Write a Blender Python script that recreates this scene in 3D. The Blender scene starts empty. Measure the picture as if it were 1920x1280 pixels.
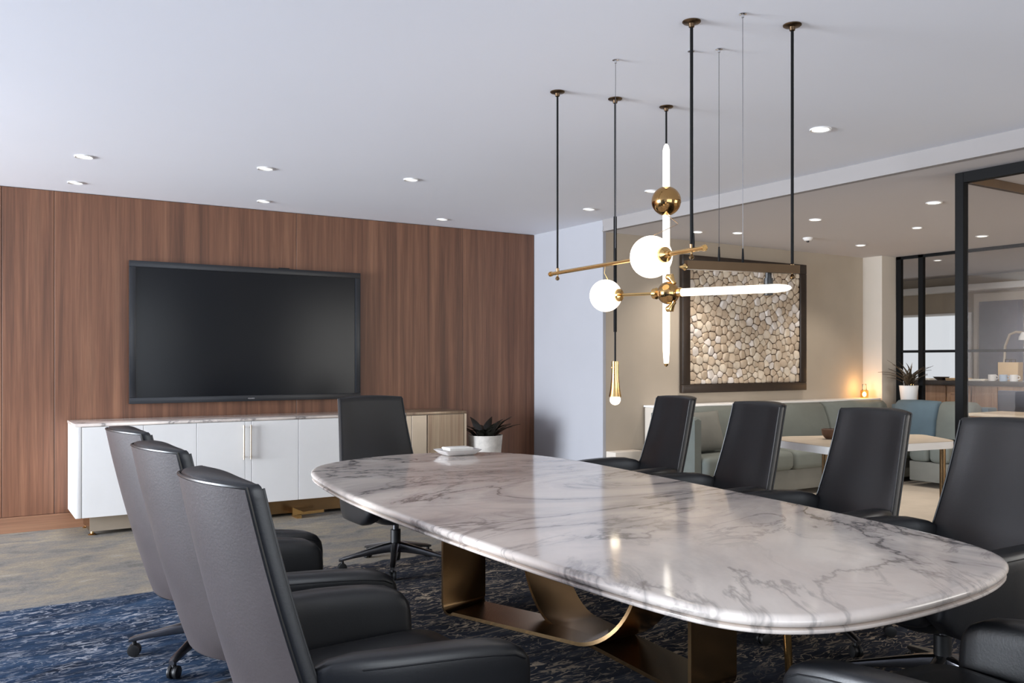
import bpy, bmesh, math, random
from mathutils import Vector, Matrix
PI = math.pi
random.seed(7)
S = bpy.context.scene
COL = S.collection

# ------------------------------------------------------------------ camera
F_PX, HORIZON, CAM_H = 1641.0, 676.0, 1.35
YAW = math.atan2(1042.0, F_PX)
cam = bpy.data.cameras.new('camera')
cam.sensor_fit = 'HORIZONTAL'; cam.sensor_width = 36.0
cam.lens = 36.0 * F_PX / 1920.0
cam.shift_y = (HORIZON - 640.0) / 1920.0
cam.clip_start = 0.05; cam.clip_end = 100
camo = bpy.data.objects.new('camera', cam); COL.objects.link(camo)
camo.location = (0, 0, CAM_H); camo.rotation_euler = (PI / 2, 0, -YAW)
S.camera = camo

# ------------------------------------------------------------------ world, daylight, exposure
w = bpy.data.worlds.new('world'); S.world = w; w.use_nodes = True
w.node_tree.nodes['Background'].inputs[0].default_value = (0.72, 0.82, 1.0, 1)
w.node_tree.nodes['Background'].inputs[1].default_value = 0.6
S.view_settings.view_transform = 'Standard'; S.view_settings.look = 'None'
S.view_settings.exposure = 0.12; S.view_settings.gamma = 1.0
S.view_settings.use_curve_mapping = False
S.cycles.use_denoising = True
S.cycles.max_bounces = 8; S.cycles.diffuse_bounces = 4; S.cycles.glossy_bounces = 4
S.cycles.transparent_max_bounces = 12
S.cycles.sample_clamp_indirect = 6.0

def area_light(name, loc, rot, sx, sy, power, color, spread=PI):
    l = bpy.data.lights.new(name, 'AREA'); l.shape = 'RECTANGLE'
    l.size = sx; l.size_y = sy; l.energy = power; l.color = color; l.spread = spread
    o = bpy.data.objects.new(name, l); COL.objects.link(o)
    o.location = loc; o.rotation_euler = rot
    return o
# daylight entering through the long window of the left wall and the one behind the camera
area_light('window_or_fill_light', (-6.93, 5.7, 1.30), (0, -PI / 2, 0), 2.4, 4.0, 1620, (0.84, 0.91, 1.0))
area_light('window_or_fill_light', (1.2, -1.93, 1.55), (PI / 2, 0, 0), 4.2, 2.0, 85, (0.90, 0.95, 1.0))

area_light('window_or_fill_light', (8.0, -1.93, 1.5), (PI / 2, 0, 0), 4.0, 1.9, 120, (1.0, 0.96, 0.9))  # added fill that brightens the lounge, set in a made-up window out of view

# ------------------------------------------------------------------ helpers
def lin(r, g, b):
    f = lambda c: (c / 255) / 12.92 if c / 255 <= 0.04045 else ((c / 255 + 0.055) / 1.055) ** 2.4
    return (f(r), f(g), f(b), 1.0)

MATS = {}
def new_mat(name):
    m = bpy.data.materials.new(name); m.use_nodes = True
    MATS[name] = m
    return m, m.node_tree, m.node_tree.nodes['Principled BSDF']

def node(nt, t, **kw):
    n = nt.nodes.new(t)
    for k, v in kw.items():
        setattr(n, k, v)
    return n

def setin(n, **kw):
    for k, v in kw.items():
        n.inputs[k.replace('_', ' ')].default_value = v

def coords(nt, scale=(1, 1, 1), rot=(0, 0, 0), space='Object'):
    tc = node(nt, 'ShaderNodeTexCoord'); mp = node(nt, 'ShaderNodeMapping')
    mp.inputs['Scale'].default_value = scale; mp.inputs['Rotation'].default_value = rot
    if space == 'World':
        ge = node(nt, 'ShaderNodeNewGeometry')
        nt.links.new(ge.outputs['Position'], mp.inputs['Vector'])
    else:
        nt.links.new(tc.outputs[space], mp.inputs['Vector'])
    return mp.outputs['Vector']

def noise(nt, vec, scale, detail=4, rough=0.55, dist=0.0):
    n = node(nt, 'ShaderNodeTexNoise')
    nt.links.new(vec, n.inputs['Vector'])
    n.inputs['Scale'].default_value = scale; n.inputs['Detail'].default_value = detail
    n.inputs['Roughness'].default_value = rough; n.inputs['Distortion'].default_value = dist
    return n.outputs['Fac']

def ramp(nt, fac, stops, interp='LINEAR'):
    r = node(nt, 'ShaderNodeValToRGB'); cr = r.color_ramp; cr.interpolation = interp
    while len(cr.elements) < len(stops):
        cr.elements.new(0.5)
    for e, (p, c) in zip(cr.elements, stops):
        e.position = p; e.color = c if len(c) == 4 else (*c, 1)
    nt.links.new(fac, r.inputs['Fac'])
    return r.outputs['Color']

def mix(nt, fac, a, b, mode='MIX'):
    m = node(nt, 'ShaderNodeMix', data_type='RGBA', blend_type=mode)
    for sock, v in ((0, fac), (6, a), (7, b)):
        if hasattr(v, 'is_output'):
            nt.links.new(v, m.inputs[sock])
        else:
            m.inputs[sock].default_value = v
    return m.outputs[2]

def math_n(nt, op, a, b=0.0, c=0.0):
    m = node(nt, 'ShaderNodeMath', operation=op)
    for i, v in enumerate((a, b, c)):
        if hasattr(v, 'is_output'):
            nt.links.new(v, m.inputs[i])
        else:
            m.inputs[i].default_value = v
    return m.outputs[0]

def bump(nt, bsdf, h, strength=0.2, dist=0.01):
    b = node(nt, 'ShaderNodeBump'); b.inputs['Strength'].default_value = strength
    b.inputs['Distance'].default_value = dist
    nt.links.new(h, b.inputs['Height']); nt.links.new(b.outputs['Normal'], bsdf.inputs['Normal'])

def plain(name, col, rough=0.5, metal=0.0, spec=0.5, var=0.06, nscale=6.0, bmp=0.0, coat=0.0):
    m, nt, b = new_mat(name)
    v = coords(nt)
    f = noise(nt, v, nscale, 3)
    c0 = [max(0, c * (1 - var)) for c in col[:3]] + [1]; c1 = [min(1, c * (1 + var)) for c in col[:3]] + [1]
    nt.links.new(ramp(nt, f, [(0.3, c0), (0.7, c1)]), b.inputs['Base Color'])
    b.inputs['Roughness'].default_value = rough; b.inputs['Metallic'].default_value = metal
    b.inputs['Specular IOR Level'].default_value = spec
    if coat:
        b.inputs['Coat Weight'].default_value = coat; b.inputs['Coat Roughness'].default_value = 0.05
    if bmp:
        bump(nt, b, noise(nt, v, nscale * 30, 3), bmp, 0.002)
    return m

def emit(name, col, strength):
    m, nt, b = new_mat(name)
    b.inputs['Base Color'].default_value = (0.8, 0.8, 0.8, 1)
    b.inputs['Emission Color'].default_value = col
    b.inputs['Emission Strength'].default_value = strength
    b.inputs['Roughness'].default_value = 0.3
    return m

# ---- wood panelling: vertical grain
def wood(name, dark, mid, light, scale=1.0, rough=0.45, axis='Z'):
    m, nt, b = new_mat(name)
    sc = (22 * scale, 22 * scale, 0.55 * scale) if axis == 'Z' else (0.55 * scale, 22 * scale, 22 * scale)
    v = coords(nt, sc, space='World')
    f1 = noise(nt, v, 0.28, 4, 0.6, 1.2)
    f2 = noise(nt, v, 1.1, 5, 0.65, 0.6)
    f3 = noise(nt, v, 6.0, 3, 0.6)
    a = ramp(nt, f1, [(0.32, dark), (0.5, mid), (0.68, light)])
    bb = ramp(nt, f2, [(0.35, dark), (0.55, mid), (0.75, light)])
    c = mix(nt, 0.5, a, bb)
    fine = ramp(nt, f3, [(0.3, (0.72, 0.72, 0.72)), (0.7, (1.12, 1.12, 1.12))])
    c = mix(nt, 0.6, c, fine, 'MULTIPLY')
    nt.links.new(c, b.inputs['Base Color'])
    b.inputs['Roughness'].default_value = rough
    bump(nt, b, f3, 0.08, 0.002)
    return m
wood('walnut', lin(82, 53, 38), lin(120, 80, 58), lin(150, 107, 80))
wood('oak', lin(150, 112, 86), lin(178, 140, 110), lin(196, 160, 130), 1.0, 0.5)
wood('baseboard_wood', lin(120, 84, 62), lin(148, 108, 84), lin(166, 126, 98), 0.6, 0.35, 'X')

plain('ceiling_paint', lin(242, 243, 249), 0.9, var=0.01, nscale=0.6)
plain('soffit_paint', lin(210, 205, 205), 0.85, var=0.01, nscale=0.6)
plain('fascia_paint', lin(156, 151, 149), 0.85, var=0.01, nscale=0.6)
plain('white_wall', lin(172, 172, 177), 0.9, var=0.02, nscale=1.5, bmp=0.03)
plain('beige_wall', lin(178, 166, 150), 0.85, var=0.05, nscale=2.0, bmp=0.04)
plain('pale_wall', lin(205, 195, 182), 0.85, var=0.03, nscale=2.0)
plain('white_lacquer', lin(236, 234, 231), 0.35, var=0.015)
plain('white_ceramic', lin(226, 223, 220), 0.25, var=0.02)
plain('gap_dark', lin(30, 24, 20), 0.9)
plain('black_steel', lin(10, 10, 11), 0.55, 0.0, 0.15)
plain('bronze_bar', (0.13, 0.085, 0.05, 1), 0.35, 1.0, var=0.1)
plain('black_plastic', lin(18, 18, 19), 0.45)
plain('tv_bezel', lin(34, 36, 40), 0.35)
plain('tv_screen', lin(18, 20, 24), 0.2, spec=0.25, var=0.02)
plain('brass', (0.78, 0.50, 0.20, 1), 0.16, 1.0, var=0.04)
plain('bronze_ball', (0.50, 0.30, 0.12, 1), 0.10, 1.0, var=0.05)
plain('bronze_dark', (0.28, 0.18, 0.092, 1), 0.26, 1.0, var=0.15, nscale=3)
plain('champagne', (0.50, 0.42, 0.33, 1), 0.3, 0.55, var=0.05)
wood('brushed_bronze', lin(126, 98, 82), lin(158, 138, 116), lin(176, 158, 134), 0.8, 0.3)
MATS['brushed_bronze'].node_tree.nodes['Principled BSDF'].inputs['Metallic'].default_value = 0.4
plain('chrome', (0.6, 0.6, 0.62, 1), 0.18, 1.0, var=0.02)
plain('dark_chrome', (0.17, 0.17, 0.18, 1), 0.28, 1.0, var=0.05)
plain('leather', lin(15, 16, 19), 0.38, spec=0.65, var=0.12, nscale=5, bmp=0.12)
plain('leather_rear', lin(61, 54, 54), 0.5, spec=0.45, var=0.12, nscale=4, bmp=0.25)
plain('piping', lin(16, 16, 18), 0.35)
plain('teal_fabric', lin(102, 107, 102), 0.85, var=0.1, nscale=4, bmp=0.3)
plain('blue_fabric', lin(80, 98, 108), 0.85, var=0.1, nscale=4, bmp=0.3)
plain('grey_fabric', lin(112, 112, 106), 0.9, var=0.1, nscale=4, bmp=0.3)
plain('pot_stone', lin(196, 190, 182), 0.7, var=0.2, nscale=14, bmp=0.2)
plain('soil', lin(34, 26, 20), 0.95, var=0.3, nscale=40)
plain('leaf_dark', lin(34, 34, 28), 0.4, var=0.35, nscale=12)
plain('leaf_brown', lin(64, 52, 38), 0.5, var=0.3, nscale=12)
plain('frame_wood', lin(44, 33, 25), 0.4, var=0.25, nscale=10)
plain('pebble_a', lin(214, 200, 180), 0.75, var=0.12, nscale=18, bmp=0.15)
plain('pebble_b', lin(196, 178, 156), 0.75, var=0.14, nscale=18, bmp=0.15)
plain('pebble_c', lin(222, 214, 206), 0.75, var=0.1, nscale=18, bmp=0.15)
plain('pebble_bed', lin(70, 50, 40), 0.95, var=0.3, nscale=30)
plain('paper', lin(232, 228, 220), 0.8, var=0.03)
plain('cup_blue', lin(170, 186, 205), 0.4)
plain('wood_bowl', lin(90, 62, 42), 0.6, var=0.3, nscale=12)
plain('table_oak', lin(206, 190, 168), 0.4, var=0.08, nscale=5)
plain('slate_panel', lin(92, 96, 112), 0.5, var=0.1, nscale=3)
plain('counter_top', lin(60, 52, 46), 0.4, var=0.1)
plain('canvas_tan', lin(200, 172, 132), 0.8, var=0.06)
emit('lamp_glass', (1.0, 0.89, 0.72, 1), 1.5)
emit('tube_glass', (1.0, 0.87, 0.66, 1), 1.9)
emit('bulb_glass', (1.0, 0.84, 0.58, 1), 4.0)
emit('downlight_lens', (1.0, 0.93, 0.82, 1), 4.0)
emit('downlight_lens_dim', (1.0, 0.96, 0.92, 1), 0.75)
emit('window_shade', (0.90, 0.94, 1.0, 1), 0.70)
MATS['window_shade'].node_tree.nodes['Principled BSDF'].inputs['Base Color'].default_value = (0.12, 0.12, 0.12, 1)
emit('candle_glow', (1.0, 0.72, 0.36, 1), 6.0)

def glass(name, tint, spec=0.08):
    m = bpy.data.materials.new(name); m.use_nodes = True; MATS[name] = m
    nt = m.node_tree; nt.nodes.clear()
    out = node(nt, 'ShaderNodeOutputMaterial'); tr = node(nt, 'ShaderNodeBsdfTransparent')
    gl = node(nt, 'ShaderNodeBsdfGlossy'); mx = node(nt, 'ShaderNodeMixShader'); lw = node(nt, 'ShaderNodeFresnel')
    tr.inputs['Color'].default_value = tint
    gl.inputs['Roughness'].default_value = 0.02; lw.inputs['IOR'].default_value = 1.45
    ge = node(nt, 'ShaderNodeNewGeometry'); fac = math_n(nt, 'MULTIPLY', lw.outputs[0], math_n(nt, 'SUBTRACT', 1.0, ge.outputs['Backfacing'])); nt.links.new(fac, mx.inputs[0]); nt.links.new(tr.outputs[0], mx.inputs[1])
    nt.links.new(gl.outputs[0], mx.inputs[2]); nt.links.new(mx.outputs[0], out.inputs['Surface'])
    return m
glass('clear_glass', (0.97, 0.97, 0.965, 1))
glass('smoked_glass', (0.95, 0.94, 0.93, 1))
glass('amber_glass', (0.98, 0.86, 0.62, 1))

def marble():
    m, nt, b = new_mat('marble')
    v = coords(nt, (1, 1, 1), (0, 0, 0), 'World')
    sep = node(nt, 'ShaderNodeSeparateXYZ'); nt.links.new(v, sep.inputs[0])
    ang = math_n(nt, 'MULTIPLY', math_n(nt, 'MINIMUM', math_n(nt, 'MAXIMUM', math_n(nt, 'SUBTRACT', 4.2, sep.outputs[1]), 0.0), 3.0), -0.24)
    vr = node(nt, 'ShaderNodeVectorRotate', rotation_type='Z_AXIS'); vr.inputs['Center'].default_value = (2.3, 3.6, 0)
    nt.links.new(v, vr.inputs['Vector']); nt.links.new(ang, vr.inputs['Angle'])
    vs = node(nt, 'ShaderNodeMapping'); vs.inputs['Scale'].default_value = (0.66, 1.6, 1)
    nt.links.new(vr.outputs[0], vs.inputs['Vector']); vv = vs.outputs['Vector']
    cloud = noise(nt, vv, 1.3, 6, 0.6, 0.8)
    base = ramp(nt, cloud, [(0.28, lin(184, 174, 167)), (0.43, lin(230, 216, 205)), (0.7, lin(245, 235, 224))])
    warm = noise(nt, vv, 0.9, 3, 0.5)
    base = mix(nt, ramp(nt, warm, [(0.5, (0, 0, 0)), (0.75, (0.5, 0.5, 0.5))]), base, lin(216, 202, 190))
    def vein(scale, width, dist, detail=7):
        n = noise(nt, vv, scale, detail, 0.6, dist)
        a = math_n(nt, 'ABSOLUTE', math_n(nt, 'SUBTRACT', n, 0.5))
        return math_n(nt, 'SUBTRACT', 1.0, math_n(nt, 'MINIMUM', math_n(nt, 'DIVIDE', a, width), 1.0))
    mask = ramp(nt, noise(nt, vv, 1.1, 2), [(0.42, (0, 0, 0)), (0.62, (1, 1, 1))])
    m1 = ramp(nt, noise(nt, vv, 0.7, 2), [(0.38, (0.15, 0.15, 0.15)), (0.58, (1, 1, 1))])
    v1 = math_n(nt, 'MULTIPLY', math_n(nt, 'MULTIPLY', vein(0.62, 0.013, 1.1), 0.9), m1)
    v2 = math_n(nt, 'MULTIPLY', vein(1.7, 0.020, 1.1), 0.55)
    v3 = math_n(nt, 'MULTIPLY', math_n(nt, 'MULTIPLY', vein(0.62, 0.085, 1.1), 0.55), m1)
    c = mix(nt, math_n(nt, 'MULTIPLY', v2, mask), base, lin(120, 112, 110))
    c = mix(nt, v3, c, lin(150, 144, 144))
    c = mix(nt, v1, c, lin(96, 90, 88))
    nt.links.new(c, b.inputs['Base Color'])
    b.inputs['Roughness'].default_value = 0.1; b.inputs['Specular IOR Level'].default_value = 0.6
    return m
marble()

def carpet():
    m, nt, b = new_mat('carpet')
    ge = node(nt, 'ShaderNodeNewGeometry'); sep = node(nt, 'ShaderNodeSeparateXYZ')
    nt.links.new(ge.outputs['Position'], sep.inputs[0])
    v = coords(nt, (1, 1, 1), (0, 0, -0.12), 'World')
    st = node(nt, 'ShaderNodeMapping'); st.inputs['Scale'].default_value = (4.5, 12.0, 1)
    nt.links.new(v, st.inputs['Vector']); sv = st.outputs['Vector']
    n1 = noise(nt, sv, 1.0, 2, 0.5, 1.8)
    ridge = math_n(nt, 'ABSOLUTE', math_n(nt, 'SUBTRACT', n1, 0.5))
    streak = ramp(nt, ridge, [(0.0, (0.8, 0.8, 0.8)), (0.012, (0.7, 0.7, 0.7)), (0.024, (0, 0, 0))])
    dash = ramp(nt, noise(nt, sv, 2.1, 3, 0.6, 1.2), [(0.58, (0, 0, 0)), (0.61, (1, 1, 1))])
    streak = mix(nt, 1.0, streak, dash, 'LIGHTEN')
    smask = ramp(nt, noise(nt, v, 2.3, 3), [(0.36, (0.15, 0.15, 0.15)), (0.6, (1, 1, 1))])
    streak = mix(nt, 1.0, streak, smask, 'MULTIPLY')
    tone = noise(nt, sv, 0.45, 6, 0.65, 0.8)
    blue = ramp(nt, tone, [(0.3, lin(18, 26, 40)), (0.5, lin(33, 51, 74)), (0.72, lin(58, 80, 106))])
    blue = mix(nt, streak, blue, lin(158, 160, 166))
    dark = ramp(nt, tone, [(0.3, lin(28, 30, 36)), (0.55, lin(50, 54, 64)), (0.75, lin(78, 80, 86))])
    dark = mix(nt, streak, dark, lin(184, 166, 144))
    x_mix = math_n(nt, 'ADD', math_n(nt, 'MULTIPLY', sep.outputs[0], 0.55), math_n(nt, 'MULTIPLY', noise(nt, v, 0.8, 2), 0.9))  # share of charcoal over blue, growing with X plus noise
    blue = mix(nt, ramp(nt, math_n(nt, 'SUBTRACT', x_mix, 0.72), [(0.35, (0, 0, 0)), (0.75, (1, 1, 1))]), blue, dark)
    gm = node(nt, 'ShaderNodeMapping'); gm.inputs['Scale'].default_value = (2.4, 4.2, 1); nt.links.new(v, gm.inputs['Vector']); gv = gm.outputs['Vector']
    grey = ramp(nt, noise(nt, gv, 1.0, 10, 0.74, 0.3), [(0.28, lin(86, 84, 82)), (0.46, lin(132, 127, 120)), (0.58, lin(150, 139, 121)), (0.75, lin(172, 168, 161))])
    grey = mix(nt, math_n(nt, 'MULTIPLY', smask, ramp(nt, n1, [(0.55, (0, 0, 0)), (0.6, (0.15, 0.15, 0.15))])), grey, lin(108, 106, 108))
    wob = math_n(nt, 'MULTIPLY', math_n(nt, 'SUBTRACT', noise(nt, v, 1.6, 3), 0.5), math_n(nt, 'MULTIPLY', math_n(nt, 'MAXIMUM', math_n(nt, 'SUBTRACT', sep.outputs[0], 0.9), 0.0), 0.5))
    e = math_n(nt, 'SUBTRACT', math_n(nt, 'ADD', sep.outputs[1], wob), 5.45)
    e = math_n(nt, 'ADD', math_n(nt, 'DIVIDE', e, 0.03), 0.5)
    cl = node(nt, 'ShaderNodeClamp'); nt.links.new(e, cl.inputs[0])
    c = mix(nt, cl.outputs[0], blue, grey)
    c = mix(nt, 0.5, c, ramp(nt, noise(nt, v, 70, 3, 0.7), [(0.3, (0.6, 0.6, 0.6)), (0.7, (1.25, 1.25, 1.25))]), 'MULTIPLY')
    nt.links.new(c, b.inputs['Base Color'])
    b.inputs['Roughness'].default_value = 0.95; b.inputs['Specular IOR Level'].default_value = 0.1
    bump(nt, b, noise(nt, v, 220, 2), 0.5, 0.004)
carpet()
plain('lounge_floor', lin(178, 168, 154), 0.8, var=0.08, nscale=3)

# ---- mesh builder
class MB:
    def __init__(self):
        self.v = []; self.f = []
    def add(self, vs, fs):
        o = len(self.v); self.v += [tuple(p) for p in vs]; self.f += [tuple(i + o for i in q) for q in fs]
        return self
    def box(self, x0, x1, y0, y1, z0, z1, bev=0.0, seg=2):
        bm = bmesh.new(); bmesh.ops.create_cube(bm, size=1)
        for q in bm.verts:
            q.co = Vector(((x0 + x1) / 2 + q.co.x * (x1 - x0), (y0 + y1) / 2 + q.co.y * (y1 - y0), (z0 + z1) / 2 + q.co.z * (z1 - z0)))
        if bev:
            bmesh.ops.bevel(bm, geom=bm.edges[:], offset=bev, segments=seg, profile=0.5, affect='EDGES')
        return self.take(bm)
    def take(self, bm, M=None):
        bm.verts.index_update()
        vs = [(M @ q.co if M else q.co.copy()) for q in bm.verts]
        fs = [[q.index for q in f.verts] for f in bm.faces]
        bm.free()
        return self.add(vs, fs)
    def loft(self, rings, cap0=True, cap1=True, closed=True):
        n = len(rings[0]); vs = [p for r in rings for p in r]; fs = []
        for i in range(len(rings) - 1):
            for j in range(n if closed else n - 1):
                k = (j + 1) % n
                fs.append((i * n + j, i * n + k, (i + 1) * n + k, (i + 1) * n + j))
        if cap0: fs.append(tuple(range(n))[::-1])
        if cap1: fs.append(tuple(range((len(rings) - 1) * n, len(rings) * n)))
        return self.add(vs, fs)
    def tube(self, pts, r, n=10, caps=True):
        pts = [Vector(p) for p in pts]; rs = r if isinstance(r, (list, tuple)) else [r] * len(pts)
        rings = []; up = None
        for i, p in enumerate(pts):
            d = (pts[min(i + 1, len(pts) - 1)] - pts[max(i - 1, 0)]).normalized()
            if up is None:
                up = Vector((0, 0, 1)) if abs(d.z) < 0.9 else Vector((1, 0, 0))
            a = d.cross(up)
            if a.length < 1e-4: a = d.cross(Vector((0, 1, 0)))
            a.normalize(); bq = d.cross(a).normalized(); up = a.cross(d).normalized()
            rings.append([p + (a * math.cos(2 * PI * k / n) + bq * math.sin(2 * PI * k / n)) * rs[i] for k in range(n)])
        return self.loft(rings, caps, caps)
    def lathe(self, prof, c=(0, 0, 0), n=24, axis=None, caps=True):
        """prof: list of (radius, height along the axis)."""
        ax = Vector(axis).normalized() if axis else Vector((0, 0, 1))
        q = Vector((0, 0, 1)).rotation_difference(ax); c = Vector(c)
        rings = [[c + q @ Vector((r * math.cos(2 * PI * k / n), r * math.sin(2 * PI * k / n), h)) for k in range(n)] for r, h in prof]
        return self.loft(rings, caps, caps)
    def sphere(self, c, r, n=24, m=14, scale=(1, 1, 1)):
        prof = [(max(1e-4, math.sin(PI * i / m)), -math.cos(PI * i / m)) for i in range(m + 1)]
        rings = [[(c[0] + r * a * math.cos(2 * PI * k / n) * scale[0], c[1] + r * a * math.sin(2 * PI * k / n) * scale[1], c[2] + r * h * scale[2]) for k in range(n)] for a, h in prof]
        return self.loft(rings)
    def build(self, name, mat, parent=None, smooth=True, angle=35, loc=None):
        me = bpy.data.meshes.new(name)
        vs = self.v
        if loc is not None:
            vs = [(x - loc[0], y - loc[1], z - loc[2]) for x, y, z in vs]
        me.from_pydata(vs, [], self.f)
        bm = bmesh.new(); bm.from_mesh(me); bmesh.ops.recalc_face_normals(bm, faces=bm.faces[:]); bm.to_mesh(me); bm.free()
        if smooth:
            me.shade_smooth(); me.set_sharp_from_angle(angle=math.radians(angle))
        me.materials.append(MATS[mat] if isinstance(mat, str) else mat)
        o = bpy.data.objects.new(name, me); COL.objects.link(o)
        if loc is not None: o.location = loc
        if parent is not None: o.parent = parent
        return o

def tag(o, label, cat, group=None):
    o['label'] = label; o['category'] = cat
    if group: o['group'] = group
    return o
def struct(o):
    o['kind'] = 'structure'
    return o
def thing(name, loc, label, cat, group=None, rz=0.0):
    o = bpy.data.objects.new(name, None); COL.objects.link(o)
    o.location = loc; o.rotation_euler = (0, 0, rz); o.empty_display_size = 0.1
    return tag(o, label, cat, group)
def local(root):
    """offset so that meshes written in world coordinates sit under a root placed at root.location"""
    return tuple(root.location)
def wpart(mb, name, mat, root, **kw):
    """part whose mesh is written in world coordinates, under an unrotated root"""
    mb.v = [(x - root.location[0], y - root.location[1], z - root.location[2]) for x, y, z in mb.v]
    return mb.build(name, mat, root, **kw)
def copy_tree(o, parent=None):
    c = o.copy(); COL.objects.link(c); c.parent = parent
    for ch in o.children:
        copy_tree(ch, c)
    return c
def B(*a, **k):
    return MB().box(*a, **k)

CEIL, SOF = 2.715, 2.60
# ================================================================== SETTING
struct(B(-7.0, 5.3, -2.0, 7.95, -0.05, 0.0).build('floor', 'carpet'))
struct(B(5.3, 13.2, -2.0, 9.2, -0.05, 0.0).build('floor', 'lounge_floor'))
struct(B(-7.1, 5.3, -2.1, 8.1, CEIL, CEIL + 0.1).build('ceiling', 'ceiling_paint'))
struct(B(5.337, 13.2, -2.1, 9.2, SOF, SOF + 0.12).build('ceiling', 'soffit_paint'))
# step between the two ceilings, with its small bead
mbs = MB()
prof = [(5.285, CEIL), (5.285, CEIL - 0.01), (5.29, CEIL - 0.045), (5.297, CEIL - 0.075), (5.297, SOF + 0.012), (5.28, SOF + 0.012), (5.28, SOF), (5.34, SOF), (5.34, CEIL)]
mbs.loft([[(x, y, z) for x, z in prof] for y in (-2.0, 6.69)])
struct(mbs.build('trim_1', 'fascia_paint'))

# --- TV wall with walnut panels
wb = struct(B(-7.0, 5.34, 7.915, 8.05, 0, CEIL).build('wall_back', 'gap_dark'))
edges = [-6.94, -5.0, -3.2, -1.45, 0.30, 0.664, 2.652, 4.41, 5.299]
for a, b_ in zip(edges[:-1], edges[1:]):
    B(a + 0.002, b_ - 0.002, 7.895, 7.914, 0.125, CEIL - 0.004, bev=0.0015, seg=1).build('panel', 'walnut', wb)
bb = struct(B(-6.94, 5.298, 7.88, 7.914, 0.0, 0.123, bev=0.002, seg=1).build('baseboard_back', 'baseboard_wood'))
# --- white return wall and lounge back wall
struct(B(5.30, 5.335, 6.70, 7.90, 0, CEIL).build('wall_right', 'white_wall'))
struct(B(5.336, 9.35, 6.70, 6.9, 0, SOF).build('wall_lounge', 'beige_wall'))
struct(B(5.336, 5.68, 6.55, 6.698, 0, 0.47, bev=0.006).build('trim_2', 'pale_wall'))
struct(B(9.31, 9.62, 6.44, 6.9, 0, SOF).build('wall_column', 'pale_wall'))
# --- outer shell of the building around the two rooms (behind and beside the camera)
def window_wall(name, axis, fixed, a0, a1, w0, w1, z0, z1, top, n):
    def bx(p0, p1, q0, q1, t0=0.0, t1=0.12):
        if axis == 'X': return B(fixed - t1, fixed - t0, p0, p1, q0, q1)
        return B(p0, p1, fixed - t1, fixed - t0, q0, q1)
    mb = MB()
    for p0, p1, q0, q1 in ((a0, w0, 0, top), (w1, a1, 0, top), (w0, w1, 0, z0), (w0, w1, z1, top)):
        t = bx(p0, p1, q0, q1); mb.add(t.v, t.f)
    wl = struct(mb.build(name, 'white_wall'))
    for i in range(n + 1):
        p = w0 + (w1 - w0) * i / n
        bx(p - 0.03, p + 0.03, z0, z1, 0.02, 0.08).build('mullion', 'black_steel', wl)
    return wl
window_wall('wall_left', 'X', -6.95, -2.0, 8.0, 3.7, 7.7, 0.10, 2.50, CEIL, 4)
window_wall('wall_front', 'Y', -1.95, -7.0, 5.3, -0.9, 3.3, 0.55, 2.55, CEIL, 3)
window_wall('wall_front_lounge', 'Y', -1.95, 5.3, 13.2, 6.0, 10.0, 0.55, 2.45, SOF, 3)  # unseen wall; its window opening is made up for the lounge fill
struct(B(12.6, 12.75, -2.1, 9.2, 0, SOF).build('wall_far_right', 'beige_wall'))
struct(B(9.36, 12.6, 8.95, 9.1, 0, SOF).build('wall_far_back', 'beige_wall'))

# --- black steel partition between lounge and the room beyond (plane X = 9.6)
GX = 9.6
gl = struct(B(GX - 0.02, GX + 0.02, -1.9, 6.44, 0.0, 0.06).build('window_1', 'black_steel'))
ys = [6.40, 6.115, 5.60, 4.55, 3.5]
for y in ys:
    B(GX - 0.025, GX + 0.025, y - 0.03, y + 0.03, 0.06, SOF - 0.002).build('mullion', 'black_steel', gl)
B(GX - 0.025, GX + 0.025, 3.47, 6.43, SOF - 0.035, SOF - 0.002).build('head_rail', 'black_steel', gl)
for y1, y0 in zip(ys[:-1], ys[1:]):
    B(GX - 0.018, GX + 0.018, y0 + 0.03, y1 - 0.03, 1.445, 1.475).build('transom', 'black_steel', gl)
    for z0, z1 in ((0.06, 1.445), (1.475, SOF - 0.035)):
        B(GX - 0.004, GX + 0.004, y0 + 0.03, y1 - 0.03, z0, z1).build('pane', 'clear_glass', gl)
# --- near glazed corner: post with head rails (one along the lounge edge, one turning right)
PX, PY = 5.66, 3.32
g2 = struct(B(PX - 0.03, PX + 0.03, PY - 0.03, PY + 0.03, 0, SOF - 0.002, bev=0.003, seg=1).build('window_2', 'black_steel'))
B(PX - 0.03, PX + 0.03, -1.9, PY - 0.03, SOF - 0.07, SOF - 0.002).build('head_rail', 'black_steel', g2)
B(PX + 0.03, 7.7, PY - 0.02, PY + 0.02, SOF - 0.06, SOF - 0.002).build('side_rail', 'bronze_dark', g2)
B(PX + 0.03, 7.7, PY - 0.005, PY + 0.005, 0.03, SOF - 0.06).build('pane', 'smoked_glass', g2)
B(PX - 0.005, PX + 0.005, -1.9, PY - 0.03, 0.03, SOF - 0.07).build('pane', 'clear_glass', g2)
B(PX + 0.03, 7.7, PY - 0.02, PY + 0.02, 0.0, 0.03).build('sill_rail', 'black_steel', g2)

# --- bright window with lowered blind in the far room
w3 = struct(B(12.56, 12.598, 7.22, 8.75, 0.95, 2.06).build('window_3', 'white_lacquer'))
B(12.545, 12.56, 7.27, 8.70, 1.0, 2.02).build('blind', 'window_shade', w3)
struct(B(12.3, 12.598, 3.0, 8.94, 2.36, 2.45, bev=0.01).build('trim_3', 'white_lacquer'))
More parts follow.
